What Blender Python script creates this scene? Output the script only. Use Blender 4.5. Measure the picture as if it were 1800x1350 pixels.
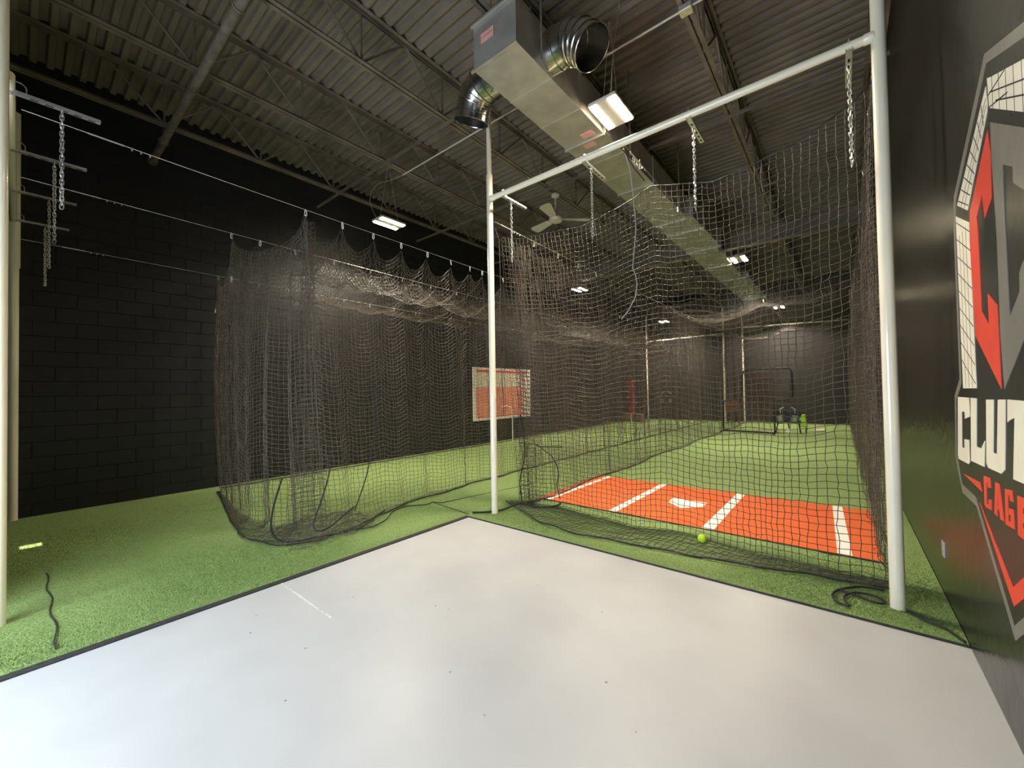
import bpy, bmesh, math, random
import numpy as np
from mathutils import Matrix, Vector
random.seed(7); rng = np.random.default_rng(7)
PI = math.pi
scene = bpy.context.scene
for o in list(bpy.data.objects): bpy.data.objects.remove(o)
COL = scene.collection

# ------------------------------------------------------------------ camera
cam_d = bpy.data.cameras.new('camera'); cam = bpy.data.objects.new('camera', cam_d); COL.objects.link(cam)
R = np.array([[0.77348617, -0.0250377, -0.63331845], [0.63357715, 0.00327712, 0.77367258], [-0.01729552, -0.99968114, 0.01839813]])
# columns of R are the camera's right / down / forward axes in the room
right, down, fwd = R[:, 0], R[:, 1], R[:, 2]
fwd = np.array([-0.63331845, 0.77367258, 0.01839813])
m = Matrix(((right[0], -down[0], -fwd[0], 0), (right[1], -down[1], -fwd[1], 0), (right[2], -down[2], -fwd[2], 1.52), (0, 0, 0, 1)))
cam.matrix_world = m
cam_d.sensor_width = 36; cam_d.lens = 708.25 / 1800 * 36; cam_d.clip_start = 0.05; cam_d.clip_end = 100
scene.camera = cam
scene.view_settings.view_transform = 'Standard'; scene.view_settings.look = 'None'
scene.view_settings.gamma = 1; scene.view_settings.use_curve_mapping = False
scene.view_settings.exposure = 0.86

# ------------------------------------------------------------------ world and daylight
w = bpy.data.worlds.new('world'); scene.world = w; w.use_nodes = True
w.node_tree.nodes['Background'].inputs[0].default_value = (0.55, 0.7, 1.0, 1)
w.node_tree.nodes['Background'].inputs[1].default_value = 0.25
LAMP_W = 105.0
DAY_W = 148.0
LAMP_COL = (1.0, 0.885, 0.70)
def area(name, loc, rot, sx, sy, power, col, parent=None, spread=PI):
    d = bpy.data.lights.new(name, 'AREA'); d.shape = 'RECTANGLE'; d.size = sx; d.size_y = sy
    d.energy = power; d.color = col; d.spread = spread
    o = bpy.data.objects.new(name, d); COL.objects.link(o); o.location = loc; o.rotation_euler = rot
    if parent: o.parent = parent
    return o
# daylight through the glazed shop front behind the camera
area('daylight', (-2.75, -1.88, 1.55), (math.radians(74), 0, 0), 2.9, 1.9, DAY_W, (0.74, 0.88, 1.0))

sun_d = bpy.data.lights.new('sun', 'SUN'); sun_d.energy = 9; sun_d.color = (1, .93, .76); sun_d.angle = .009
sun = bpy.data.objects.new('sun', sun_d); COL.objects.link(sun); sun.location = (-6.5, -6, 8); sun.rotation_euler = (math.radians(36), 0, 0)

# ------------------------------------------------------------------ materials
def mat(name, col, rough=0.6, metal=0.0, spec=0.5, var=0.0, vscale=8.0, bump=0.0, bscale=60.0, col2=None, emit=None, estr=0.0, detail=4.0, coat=0.0):
    M = bpy.data.materials.new(name); M.use_nodes = True
    nt = M.node_tree; b = nt.nodes['Principled BSDF']
    b.inputs['Base Color'].default_value = (*col, 1); b.inputs['Roughness'].default_value = rough
    b.inputs['Metallic'].default_value = metal; b.inputs['Specular IOR Level'].default_value = spec
    if coat: b.inputs['Coat Weight'].default_value = coat
    tc = nt.nodes.new('ShaderNodeTexCoord')
    if var or col2:
        n = nt.nodes.new('ShaderNodeTexNoise'); n.inputs['Scale'].default_value = vscale; n.inputs['Detail'].default_value = detail
        nt.links.new(tc.outputs['Object'], n.inputs['Vector'])
        r = nt.nodes.new('ShaderNodeValToRGB')
        c2 = col2 or tuple(min(1, c * (1 + var)) for c in col)
        c1 = col if col2 else tuple(c * (1 - var) for c in col)
        r.color_ramp.elements[0].color = (*c1, 1); r.color_ramp.elements[1].color = (*c2, 1)
        r.color_ramp.elements[0].position = 0.35; r.color_ramp.elements[1].position = 0.65
        nt.links.new(n.outputs['Fac'], r.inputs['Fac']); nt.links.new(r.outputs['Color'], b.inputs['Base Color'])
    if bump:
        n2 = nt.nodes.new('ShaderNodeTexNoise'); n2.inputs['Scale'].default_value = bscale; n2.inputs['Detail'].default_value = 5
        nt.links.new(tc.outputs['Object'], n2.inputs['Vector'])
        bp = nt.nodes.new('ShaderNodeBump'); bp.inputs['Strength'].default_value = bump; bp.inputs['Distance'].default_value = 0.01
        nt.links.new(n2.outputs['Fac'], bp.inputs['Height']); nt.links.new(bp.outputs['Normal'], b.inputs['Normal'])
    if emit:
        b.inputs['Emission Color'].default_value = (*emit, 1); b.inputs['Emission Strength'].default_value = estr
    return M
M = {}
M['floor'] = mat('epoxy_floor', (0.535, 0.53, 0.53), 0.38, var=0.03, vscale=2.5, bump=0.03, bscale=25)
M['speck'] = mat('floor_speck', (0.25, 0.25, 0.24), 0.8, var=0.1)
M['joint'] = mat('joint_filler', (0.62, 0.62, 0.61), 0.7, var=0.25, vscale=40)
M['block'] = mat('black_painted_block', (0.0115, 0.011, 0.0115), 0.5, var=0.15, vscale=6, bump=0.25, bscale=90)
M['mortar'] = mat('black_painted_mortar', (0.0105, 0.010, 0.0105), 0.6, var=0.1, bump=0.2, bscale=60)
M['wallr'] = mat('black_wall_paint', (0.017, 0.0155, 0.014), 0.27, spec=0.7, var=0.15, vscale=3, bump=0.5, bscale=11)
M['wallf'] = mat('far_wall_paint', (0.026, 0.024, 0.023), 0.6, var=0.2, vscale=1.2, bump=0.1, bscale=20)
M['lobby'] = mat('lobby_paint', (0.25, 0.25, 0.25), 0.7, var=0.05)
M['deck'] = mat('grey_roof_deck', (0.205, 0.168, 0.134), 0.55, var=0.18, vscale=1.6, bump=0.1, bscale=20)
M['steel'] = mat('dusty_joist_steel', (0.17, 0.135, 0.10), 0.55, var=0.25, vscale=3)
M['pipe'] = mat('painted_pipe', (0.15, 0.125, 0.10), 0.5, var=0.3, vscale=9)
M['pole'] = mat('white_gloss_pole', (0.92, 0.84, 0.66), 0.24, var=0.03, vscale=3, coat=0.3)
M['zinc'] = mat('zinc_steel', (0.74, 0.72, 0.68), 0.4, metal=0.8, var=0.1, vscale=30)
M['galv'] = mat('galvanised_duct', (0.47, 0.45, 0.41), 0.45, metal=0.6, var=0.12, vscale=5, bump=0.08, bscale=3)
M['galvr'] = mat('round_duct_metal', (0.62, 0.61, 0.57), 0.2, metal=1.0, var=0.12, vscale=8, bump=0.15, bscale=8)
M['tag'] = mat('pink_paper', (0.75, 0.38, 0.34), 0.8, var=0.05)
M['tagline'] = mat('tag_print', (0.45, 0.12, 0.1), 0.8, var=0.05)
M['cord'] = mat('net_twine', (0.105, 0.085, 0.068), 0.6, spec=0.45, var=0.2, vscale=4)
M['rope'] = mat('hem_rope', (0.018, 0.017, 0.018), 0.7, var=0.2)
M['wcord'] = mat('pale_cord', (0.35, 0.31, 0.26), 0.6, var=0.2, vscale=30)
M['orange'] = mat('clay_turf', (0.72, 0.145, 0.045), 0.9, spec=0.1, var=0.08, vscale=250, bump=0.35, bscale=400)
M['white'] = mat('white_turf', (0.85, 0.82, 0.76), 0.9, spec=0.1, var=0.04, vscale=200, bump=0.3, bscale=400)
M['edge'] = mat('turf_backing', (0.03, 0.03, 0.028), 0.8, var=0.3, vscale=30)
M['ball'] = mat('optic_yellow', (0.62, 0.86, 0.03), 0.5, var=0.05)
M['seam'] = mat('ball_seam', (0.25, 0.35, 0.03), 0.6, var=0.05)
M['mwhite'] = mat('mural_cream', (0.80, 0.74, 0.60), 0.5, var=0.04, vscale=6, bump=0.1, bscale=30)
M['mred'] = mat('mural_red', (0.76, 0.06, 0.03), 0.42, var=0.06, vscale=6, bump=0.1, bscale=30)
M['mgrey'] = mat('mural_grey', (0.20, 0.185, 0.155), 0.38, var=0.08, vscale=6, bump=0.1, bscale=30)
M['mblack'] = mat('mural_black', (0.016, 0.015, 0.013), 0.36, var=0.1, vscale=6, bump=0.12, bscale=20)
M['plastic'] = mat('white_plastic', (0.8, 0.78, 0.74), 0.4, var=0.02)
M['cream'] = mat('fan_enamel', (0.62, 0.57, 0.47), 0.4, var=0.03)
M['lampbody'] = mat('lamp_housing', (0.6, 0.57, 0.5), 0.4, var=0.03)
M['glow'] = mat('led_strip', (1, 1, 1), 0.5, emit=(1.0, 0.87, 0.58), estr=45.0, var=0.01)
M['black'] = mat('black_metal', (0.01, 0.01, 0.01), 0.45, var=0.2)
M['motor'] = mat('grey_cast_metal', (0.42, 0.42, 0.42), 0.35, metal=0.7, var=0.2, vscale=20)
M['tyre'] = mat('white_wheel', (0.75, 0.75, 0.72), 0.6, var=0.05)
M['lime'] = mat('lime_plastic', (0.42, 0.72, 0.02), 0.45, var=0.05)
M['brown'] = mat('cardboard', (0.23, 0.115, 0.045), 0.85, var=0.2, vscale=12)
M['box'] = mat('kraft_box', (0.22, 0.13, 0.065), 0.85, var=0.2, vscale=12)
M['darkred'] = mat('dark_red_pad', (0.32, 0.018, 0.018), 0.6, var=0.1)
M['dbrown'] = mat('brown_door', (0.03, 0.014, 0.008), 0.5, var=0.25, vscale=5)
M['bred'] = mat('banner_red', (0.80, 0.09, 0.06), 0.6, var=0.05)
M['bwhite'] = mat('banner_white', (0.85, 0.80, 0.70), 0.6, var=0.03)
M['bpink'] = mat('banner_print', (0.85, 0.25, 0.17), 0.6, col2=(0.86, 0.36, 0.24), vscale=5)
M['bpale'] = mat('banner_photo', (0.70, 0.55, 0.42), 0.6, col2=(0.86, 0.82, 0.66), vscale=7)

def turf_mat():
    T = bpy.data.materials.new('green_turf'); T.use_nodes = True; nt = T.node_tree; b = nt.nodes['Principled BSDF']
    b.inputs['Roughness'].default_value = 0.75; b.inputs['Specular IOR Level'].default_value = 0.25
    tc = nt.nodes.new('ShaderNodeTexCoord')
    n = nt.nodes.new('ShaderNodeTexNoise'); n.inputs['Scale'].default_value = 95; n.inputs['Detail'].default_value = 3
    n2 = nt.nodes.new('ShaderNodeTexNoise'); n2.inputs['Scale'].default_value = 1.3; n2.inputs['Detail'].default_value = 3
    for q in (n, n2): nt.links.new(tc.outputs['Object'], q.inputs['Vector'])
    r = nt.nodes.new('ShaderNodeValToRGB')
    r.color_ramp.elements[0].color = (0.165, 0.245, 0.075, 1); r.color_ramp.elements[0].position = 0.34
    r.color_ramp.elements[1].color = (0.36, 0.49, 0.175, 1); r.color_ramp.elements[1].position = 0.66
    nt.links.new(n.outputs['Fac'], r.inputs['Fac'])
    mx = nt.nodes.new('ShaderNodeMix'); mx.data_type = 'RGBA'; mx.blend_type = 'MULTIPLY'; mx.inputs[0].default_value = 0.35
    nt.links.new(r.outputs['Color'], mx.inputs[6]); nt.links.new(n2.outputs['Color'], mx.inputs[7])
    mx.inputs[7].default_value = (1, 1, 1, 1)
    r2 = nt.nodes.new('ShaderNodeValToRGB'); r2.color_ramp.elements[0].color = (0.75, 0.78, 0.7, 1); r2.color_ramp.elements[1].color = (1, 1, 1, 1)
    nt.links.new(n2.outputs['Fac'], r2.inputs['Fac']); nt.links.new(r2.outputs['Color'], mx.inputs[7])
    nt.links.new(mx.outputs[2], b.inputs['Base Color'])
    bp = nt.nodes.new('ShaderNodeBump'); bp.inputs['Strength'].default_value = 0.9; bp.inputs['Distance'].default_value = 0.012
    nt.links.new(n.outputs['Fac'], bp.inputs['Height']); nt.links.new(bp.outputs['Normal'], b.inputs['Normal'])
    return T
M['turf'] = turf_mat()

# ------------------------------------------------------------------ mesh helpers
class MB:
    def __init__(s): s.v = []; s.f = []
    def box(s, x0, x1, y0, y1, z0, z1, mtx=None):
        i = len(s.v)
        P = [(x, y, z) for z in (z0, z1) for y in (y0, y1) for x in (x0, x1)]
        if mtx: P = [tuple(mtx @ Vector(p)) for p in P]
        s.v += P
        s.f += [(i, i + 2, i + 3, i + 1), (i + 4, i + 5, i + 7, i + 6), (i, i + 1, i + 5, i + 4), (i + 2, i + 6, i + 7, i + 3), (i, i + 4, i + 6, i + 2), (i + 1, i + 3, i + 7, i + 5)]
        return s
    def bbox(s, x0, x1, y0, y1, z0, z1, c=0.01):
        # box with chamfered edges
        bm = bmesh.new(); bmesh.ops.create_cube(bm, size=1)
        for v in bm.verts: v.co = Vector(((x0 + x1) / 2 + v.co.x * (x1 - x0), (y0 + y1) / 2 + v.co.y * (y1 - y0), (z0 + z1) / 2 + v.co.z * (z1 - z0)))
        bmesh.ops.bevel(bm, geom=bm.edges[:], offset=c, segments=2, affect='EDGES')
        s.addbm(bm); return s
    def addbm(s, bm, mtx=None):
        i = len(s.v); bm.verts.index_update()
        s.v += [tuple(mtx @ v.co) if mtx else tuple(v.co) for v in bm.verts]
        s.f += [tuple(i + v.index for v in f.verts) for f in bm.faces]; bm.free()
    def tube(s, pts, r, n=10, caps=True, closed=False):
        pts = [Vector(p) for p in pts]; k = len(pts); rr = r if isinstance(r, (list, tuple)) else [r] * k
        i0 = len(s.v); prev = None
        for j, p in enumerate(pts):
            if closed: t = (pts[(j + 1) % k] - pts[j - 1]).normalized()
            else: t = (pts[min(j + 1, k - 1)] - pts[max(j - 1, 0)]).normalized()
            if prev is None:
                a = Vector((0, 0, 1)) if abs(t.z) < .9 else Vector((1, 0, 0)); u = t.cross(a).normalized()
            else:
                u = prev - t * prev.dot(t)
                u = u.normalized() if u.length > 1e-6 else t.orthogonal().normalized()
            prev = u; v = t.cross(u)
            for q in range(n):
                an = 2 * PI * q / n; s.v.append(tuple(p + rr[j] * (math.cos(an) * u + math.sin(an) * v)))
        for j in range(k if closed else k - 1):
            a = i0 + j * n; b = i0 + ((j + 1) % k) * n
            for q in range(n): s.f.append((a + q, a + (q + 1) % n, b + (q + 1) % n, b + q))
        if caps and not closed:
            s.f.append(tuple(i0 + q for q in range(n))[::-1]); s.f.append(tuple(i0 + (k - 1) * n + q for q in range(n)))
        return s
    def lathe(s, prof, n=24, mtx=None):
        i0 = len(s.v)
        for r, z in prof:
            for q in range(n):
                a = 2 * PI * q / n; p = Vector((r * math.cos(a), r * math.sin(a), z)); s.v.append(tuple(mtx @ p) if mtx else tuple(p))
        for j in range(len(prof) - 1):
            for q in range(n):
                a = i0 + j * n; b = a + n; s.f.append((a + q, a + (q + 1) % n, b + (q + 1) % n, b + q))
        if prof[0][0] > 1e-4: s.f.append(tuple(i0 + q for q in range(n))[::-1])
        if prof[-1][0] > 1e-4: s.f.append(tuple(i0 + (len(prof) - 1) * n + q for q in range(n)))
        return s
    def prism(s, pts, d):
        # polygon (list of 3D points) extruded by vector d
        n = len(pts); i = len(s.v); d = Vector(d)
        s.v += [tuple(p) for p in pts] + [tuple(Vector(p) + d) for p in pts]
        s.f += [tuple(range(i, i + n)), tuple(range(i + 2 * n - 1, i + n - 1, -1))] + [(i + q, i + n + q, i + n + (q + 1) % n, i + (q + 1) % n) for q in range(n)]
        return s
    def mesh(s, name, m, smooth=False):
        me = bpy.data.meshes.new(name); me.from_pydata(s.v, [], s.f); me.materials.append(m)
        bm = bmesh.new(); bm.from_mesh(me); bmesh.ops.recalc_face_normals(bm, faces=bm.faces[:]); bm.to_mesh(me); bm.free()
        if smooth:
            me.polygons.foreach_set('use_smooth', [True] * len(me.polygons))
            try: me.set_sharp_from_angle(angle=math.radians(40))
            except Exception: pass
        return me
    def build(s, name, m, parent=None, smooth=False, loc=None):
        return link(name, s.mesh(name, m, smooth), parent, loc)
def link(name, me, parent=None, loc=None, rot=None):
    o = bpy.data.objects.new(name, me); COL.objects.link(o)
    if parent: o.parent = parent
    if loc is not None: o.location = loc
    if rot is not None: o.rotation_euler = rot
    return o
def tag(o, label, cat, group=None):
    o['label'] = label; o['category'] = cat
    if group: o['group'] = group
    return o
def thing(name, label, cat, group=None, loc=(0, 0, 0)):
    return tag(link(name, None, None, loc), label, cat, group)
def struct(o): o['kind'] = 'structure'; return o
def stuff(o): o['kind'] = 'stuff'; return o

# ================================================================== ROOM SHELL
XL, XR, YF, YB, ZC = -8.2, 0.54, 20.4, -0.42, 6.0
struct(MB().box(XL - .2, XR + .2, -3, YF + .2, -.12, -0.012).build('floor', M['floor']))
fl = bpy.data.objects['floor']
# left wall: painted concrete blocks, 0.4 x 0.2 m
wl = struct(MB().box(XL - .2, XL - .006, YB - .2, YF, -.1, ZC + .1).build('wall_left', M['mortar']))
def block_mb(l, h, t=.006, c=.004):
    mb = MB(); a, b = l / 2, h / 2
    mb.v = [(0, -a, -b), (0, a, -b), (0, a, b), (0, -a, b), (t, -a + c, -b + c), (t, a - c, -b + c), (t, a - c, b - c), (t, -a + c, b - c)]
    mb.f = [(4, 5, 6, 7), (0, 1, 5, 4), (1, 2, 6, 5), (2, 3, 7, 6), (3, 0, 4, 7)]
    return mb
bme = block_mb(.3975, .1975).mesh('block', M['block'])
near = []; rest = MB()
for n in range(0, 31):
    zc = .06 + .2 * n
    off = .9 if n % 2 == 0 else .7
    for k in range(-4, 50):
        yc = off + .4 * k + .2
        if yc < YB + .1 or yc > YF - .2 or zc > ZC - .05: continue
        near.append((yc, zc))
near.sort(key=lambda p: (p[0] * 1.0 + abs(p[1] - 1.4) * 1.3) if p[1] < 3.6 else 99 + p[0])
for i, (yc, zc) in enumerate(near):
    dx = rng.uniform(-.0015, .0015)
    if i < 290: link('block', bme, wl, (XL - .006 + dx, yc, zc))
    else:
        b = block_mb(.3975, .1975); b.v = [(x + XL - .006 + dx, y + yc, z + zc) for x, y, z in b.v]
        i0 = len(rest.v); rest.v += b.v; rest.f += [tuple(i0 + q for q in f) for f in b.f]
stuff(rest.build('blockwork', M['block'], wl))
struct(MB().box(XR, XR + .2, -3, YF, -.1, ZC + .1).build('wall_right', M['wallr']))
struct(MB().box(XL - .2, XR + .2, YF, YF + .2, -.1, ZC + .1).build('wall_back', M['wallf']))
struct(MB().box(XL, -6.64, YB - .04, YB, -.1, ZC + .1).box(-6.50, -4.62, YB - .04, YB, -.1, ZC + .1).box(-6.64, -6.50, YB - .04, YB, -.1, .58).box(-6.64, -6.50, YB - .04, YB, .84, ZC + .1).build('wall_front', M['mblack']))  # unseen wall; narrow slot added so the sun throws a wedge on the turf
struct(MB().box(-4.77, -4.62, -2.1, YB - .15, -.1, ZC + .1).build('wall_lobby', M['lobby']))
fw = struct(MB().box(-4.62, -4.25, -2.1, -1.95, 0, ZC).box(-1.25, XR, -2.1, -1.95, 0, ZC).box(-4.25, -1.25, -2.1, -1.95, 2.55, ZC).box(-4.25, -1.25, -2.1, -1.95, 0, .55).build('wall_shopfront', M['lobby']))
wd = struct(MB().box(-4.25, -4.19, -2.05, -1.98, .55, 2.55).box(-1.31, -1.25, -2.05, -1.98, .55, 2.55).box(-4.19, -1.31, -2.05, -1.98, 2.49, 2.55).box(-4.19, -1.31, -2.05, -1.98, .55, .61).box(-2.78, -2.72, -2.05, -1.98, .61, 2.49).build('window_1', M['black']))
# corrugated deck
def deck():
    mb = MB(); y = -2.9; prof = []
    while y < YF + .1:
        prof += [(y, ZC + .05), (y + .06, ZC + .05), (y + .078, ZC), (y + .134, ZC)]; y += .152
    for yy, z in prof: mb.v += [(XL - .1, yy, z), (XR + .1, yy, z)]
    for i in range(len(prof) - 1): mb.f.append((2 * i, 2 * i + 1, 2 * i + 3, 2 * i + 2))
    i = len(mb.v); mb.box(XL - .2, XR + .2, -2.9, YF + .2, ZC + .12, ZC + .2)
    return struct(mb.build('ceiling', M['deck']))
deck()
# sawn joint and specks on the painted floor
tag(MB().box(-3.58, -2.7, 1.353, 1.365, -.012, -.0105).build('control_joint', M['joint'], fl), '', '')
for k in ('label', 'category'): del bpy.data.objects['control_joint'][k]
sp = MB()
for x, y, r in [(-1.319, 2.547, .007), (-.996, 1.951, .009), (-2.9, 1.6, .006), (-2.3, 1.9, .008), (-2.2, 1.93, .006), (-1.7, 1.5, .007), (-2.55, 1.1, .008), (-.75, 1.75, .005), (-3.0, .95, .009), (-2.2, .85, .008), (-1.35, 1.4, .006), (-2.9, 2.9, .007), (-2.75, 2.95, .006), (-1.9, 2.6, .005), (-.6, 1.2, .006), (-3.2, 1.05, .006)]:
    n = 7; ph = rng.uniform(0, 6)
    sp.prism([(x + r * rng.uniform(.5, 1.2) * math.cos(ph + 2 * PI * q / n), y + r * rng.uniform(.5, 1.2) * math.sin(ph + 2 * PI * q / n), -.0125) for q in range(n)], (0, 0, .0012))
stuff(sp.build('scuff_marks', M['speck'], fl))

# ================================================================== TURF
def slab(mb, xs, ys, z0, z1, amp=.004):
    # gently uneven top surface
    nx, ny = len(xs), len(ys); i = len(mb.v)
    for a, x in enumerate(xs):
        for b, y in enumerate(ys):
            e = 0 if a in (0, nx - 1) or b in (0, ny - 1) else 1
            mb.v.append((x, y, z1 + e * amp * (math.sin(x * 2.3 + y * 1.1) + math.sin(y * 2.9 - x * 1.7))))
    for a in range(nx - 1):
        for b in range(ny - 1): mb.f.append((i + a * ny + b, i + (a + 1) * ny + b, i + (a + 1) * ny + b + 1, i + a * ny + b + 1))
    mb.box(xs[0], xs[-1], ys[0], ys[-1], z0, z1 - .002)
lt = thing('artificial_turf', 'green artificial turf running along the left block wall', 'turf')
mb = MB(); slab(mb, np.linspace(XL + .004, -3.63, 30), np.linspace(YB, YF, 90), -.012, 0); mb.build('pile', M['turf'], lt, True)
mb = MB(); mb.box(-3.63, -3.575, YB, 3.52, -.012, -.002); mb.build('binding_strip', M['edge'], lt)
MB().tube([(-5.4 + .12 * q, .15 + .012 * math.sin(q * 1.3), .009) for q in range(15)], .0045, 5).build('seam', M['edge'], lt)
MB().tube([(-4.42, 3.62, .006), (-4.3, 3.68, .006), (-4.12, 4.51, .006), (-3.95, 5.3, .006)], .006, 5).build('seam', M['edge'], lt)
MB().tube([(-4.42, 3.62, .006), (-4.0, 3.58, .006), (-3.62, 3.53, .006)], .004, 5).build('seam', M['edge'], lt)
rt = thing('artificial_turf', 'green artificial turf of the right lane, around the orange home plate mat', 'turf')
mb = MB(); slab(mb, np.linspace(-3.63, XR - .004, 24), np.linspace(3.50, YF, 90), -.012, 0); mb.build('pile', M['turf'], rt, True)
mb = MB(); mb.box(-3.575, XR - .004, 3.485, 3.50, -.012, -.001); mb.build('binding_strip', M['edge'], rt)
# short upright fibres on the nearest turf
def fibres(name, boxes, n, parent, fade):
    P = []; tot = sum((b[1] - b[0]) * (b[3] - b[2]) for b in boxes)
    for b in boxes:
        k = int(n * (b[1] - b[0]) * (b[3] - b[2]) / tot); P.append(np.c_[rng.uniform(b[0], b[1], k), rng.uniform(b[2], b[3], k)])
    P = np.vstack(P); keep = rng.uniform(0, 1, len(P)) < np.clip(fade(P), 0, 1); P = P[keep]; k = len(P); a = rng.uniform(0, 2 * PI, k); h = rng.uniform(.006, .012, k); wd_ = .0024
    v = np.zeros((k, 3, 3)); v[:, 0] = np.c_[P[:, 0] - wd_ * np.cos(a), P[:, 1] - wd_ * np.sin(a), np.full(k, -.002)]
    v[:, 1] = np.c_[P[:, 0] + wd_ * np.cos(a), P[:, 1] + wd_ * np.sin(a), np.full(k, -.002)]
    v[:, 2] = np.c_[P[:, 0] + rng.normal(0, .007, k), P[:, 1] + rng.normal(0, .007, k), h]
    me = npmesh(name, v.reshape(-1, 3), np.arange(k * 3).reshape(-1, 3), M['turf']); return stuff(link(name, me, parent))
def npmesh(name, V, F, m, smooth=False):
    me = bpy.data.meshes.new(name); nf, k = F.shape
    me.vertices.add(len(V)); me.vertices.foreach_set('co', np.ascontiguousarray(V, dtype=np.float32).ravel())
    me.loops.add(nf * k); me.loops.foreach_set('vertex_index', np.ascontiguousarray(F, dtype=np.int32).ravel())
    me.polygons.add(nf); me.polygons.foreach_set('loop_start', np.arange(0, nf * k, k, dtype=np.int32))
    try: me.polygons.foreach_set('loop_total', np.full(nf, k, dtype=np.int32))
    except Exception: pass
    if smooth: me.polygons.foreach_set('use_smooth', np.ones(nf, dtype=bool))
    me.update(calc_edges=True); me.materials.append(m); return me
fibres('fibres', [(-7.4, -3.635, -.35, 5.0)], 330000, lt, lambda P: 1.25 - (np.hypot(P[:, 0] + 3.2, P[:, 1] - .6)) / 3.6)
fibres('fibres', [(-3.6, XR - .01, 3.505, 5.4)], 110000, rt, lambda P: (5.4 - P[:, 1]) / 1.4)

# home plate mat
mat_o = thing('home_plate_mat', 'orange batting mat with white box lines and home plate', 'mat')
xs = (-3.36, .235); ys = (4.66, 6.48)
mb = MB(); mb.bbox(xs[0], xs[1], ys[0], ys[1], .002, .014, .003); mb.build('mat_pad', M['orange'], mat_o)
mb = MB(); mb.box(xs[0], xs[1], ys[0] - .012, ys[0], .002, .012); mb.build('mat_edge', M['edge'], mat_o)
for x0, x1, x2, x3 in [(-3.245, -3.165, -3.19, -3.12), (-2.29, -2.19, -2.25, -2.16), (-1.21, -1.09, -1.19, -1.09), (-.07, .035, -.13, -.035)]:
    MB().prism([(x0, ys[0] + .002, .0145), (x1, ys[0] + .002, .0145), (x3, ys[1] - .01, .0145), (x2, ys[1] - .01, .0145)], (0, 0, .003)).build('chalk_line', M['white'], mat_o)
MB().prism([(-1.40, 5.71, .0145), (-1.84, 5.70, .0145), (-1.82, 5.46, .0145), (-1.61, 5.275, .0145), (-1.40, 5.49, .0145)][::-1], (0, 0, .003)).build('home_plate', M['white'], mat_o)

# ================================================================== JOISTS
def add_L(mb, x0, x1, y0, y1, z0, z1): mb.box(x0, x1, y0, y1, z0, z1)
JX = [-7.3, -5.77, -4.22, -2.67, -1.12, .42]
JL = ['bar joist nearest the left block wall, above the net tops', 'second roof joist from the left block wall', 'roof joist that carries the white ceiling fan',
      'roof joist just left of the rectangular metal duct', 'roof joist right of the metal duct, passing over the white crossbar', 'roof joist tight against the black wall with the mural']
ZB, ZT = 5.35, ZC - .006
ch = MB()
for sx in (-1, 1):
    ch.box(sx * .012, sx * .055, -.35, YF, 0, .006); ch.box(sx * .012, sx * .018, -.35, YF, .006, .05)
cb_me = ch.mesh('bottom_chord', M['steel'])
ch = MB()
for sx in (-1, 1):
    ch.box(sx * .012, sx * .065, -.35, YF, -.006, 0); ch.box(sx * .012, sx * .018, -.35, YF, -.055, -.006)
ct_me = ch.mesh('top_chord', M['steel'])
def bar(p, q, w=.016):
    return MB().tube([p, q], w, 6)
H_ = ZT - ZB
wv = bar((0, 0, .02), (0, 0, H_ - .02), .014).mesh('web', M['steel'])
wu = bar((0, 0, .02), (0, .61, H_ - .02), .016).mesh('web', M['steel'])
wd2 = bar((0, 0, .02), (0, -.61, H_ - .02), .016).mesh('web', M['steel'])
for i, x in enumerate(JX):
    j = thing('bar_joist', JL[i], 'joist', 'steel roof joists', (x, 0, 0))
    link('bottom_chord', cb_me, j, (0, 0, ZB)); link('top_chord', ct_me, j, (0, 0, ZT))
    y = 2.5 - 1.22 * 1
    while y < YF - .7:
        for me in (wv, wu, wd2): link('web', me, j, (0, y, ZB))
        y += 1.22
for y, lab in [(3.82, 'nearest thin bridging bar under the roof joists'), (6.3, 'second thin bridging bar under the roof joists, near the fan'), (8.9, 'third thin bridging bar under the roof joists')]:
    tag(MB().box(XL + .03, XR - .02, y - .02, y + .02, ZB - .012, ZB - .006).box(XL + .03, XR - .02, y - .003, y + .003, ZB - .05, ZB - .012).build('bridging_bar', M['steel']), lab, 'bar')
gp = thing('steel_pipe', 'long rusty brown steel pipe hung under the joists at upper left', 'pipe')
MB().tube([(-8.05, 1.27, 5.12), (XR - .05, 1.27, 5.12)], .045, 14).build('pipe_run', M['pipe'], gp, True)
for x in (-7.3, -5.77, -4.22):
    mb = MB(); mb.tube([(x, 1.27 + .055 * math.cos(a), 5.12 + .055 * math.sin(a)) for a in np.linspace(0, 2 * PI, 12, endpoint=False)], .006, 5, closed=True)
    mb.tube([(x, 1.27, 5.17), (x, 1.27, ZB)], .005, 5); mb.build('pipe_hanger', M['steel'], gp)
MB().lathe([(.045, 0), (.06, 0), (.06, .05), (.045, .05)], 14, Matrix.Translation((-8.05, 1.27, 5.12)) @ Matrix.Rotation(PI / 2, 4, 'Y')).build('end_cap', M['pipe'], gp, True)
# girder across the hall, beyond the duct's middle
gd = MB(); gd.box(XL, XR, 11.1, 11.3, 4.95, 4.97).box(XL, XR, 11.19, 11.21, 4.97, 5.33).box(XL, XR, 11.1, 11.3, 5.33, 5.345)
tag(gd.build('steel_girder', M['deck']), 'brown steel girder crossing the hall under the joists', 'girder')

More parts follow.
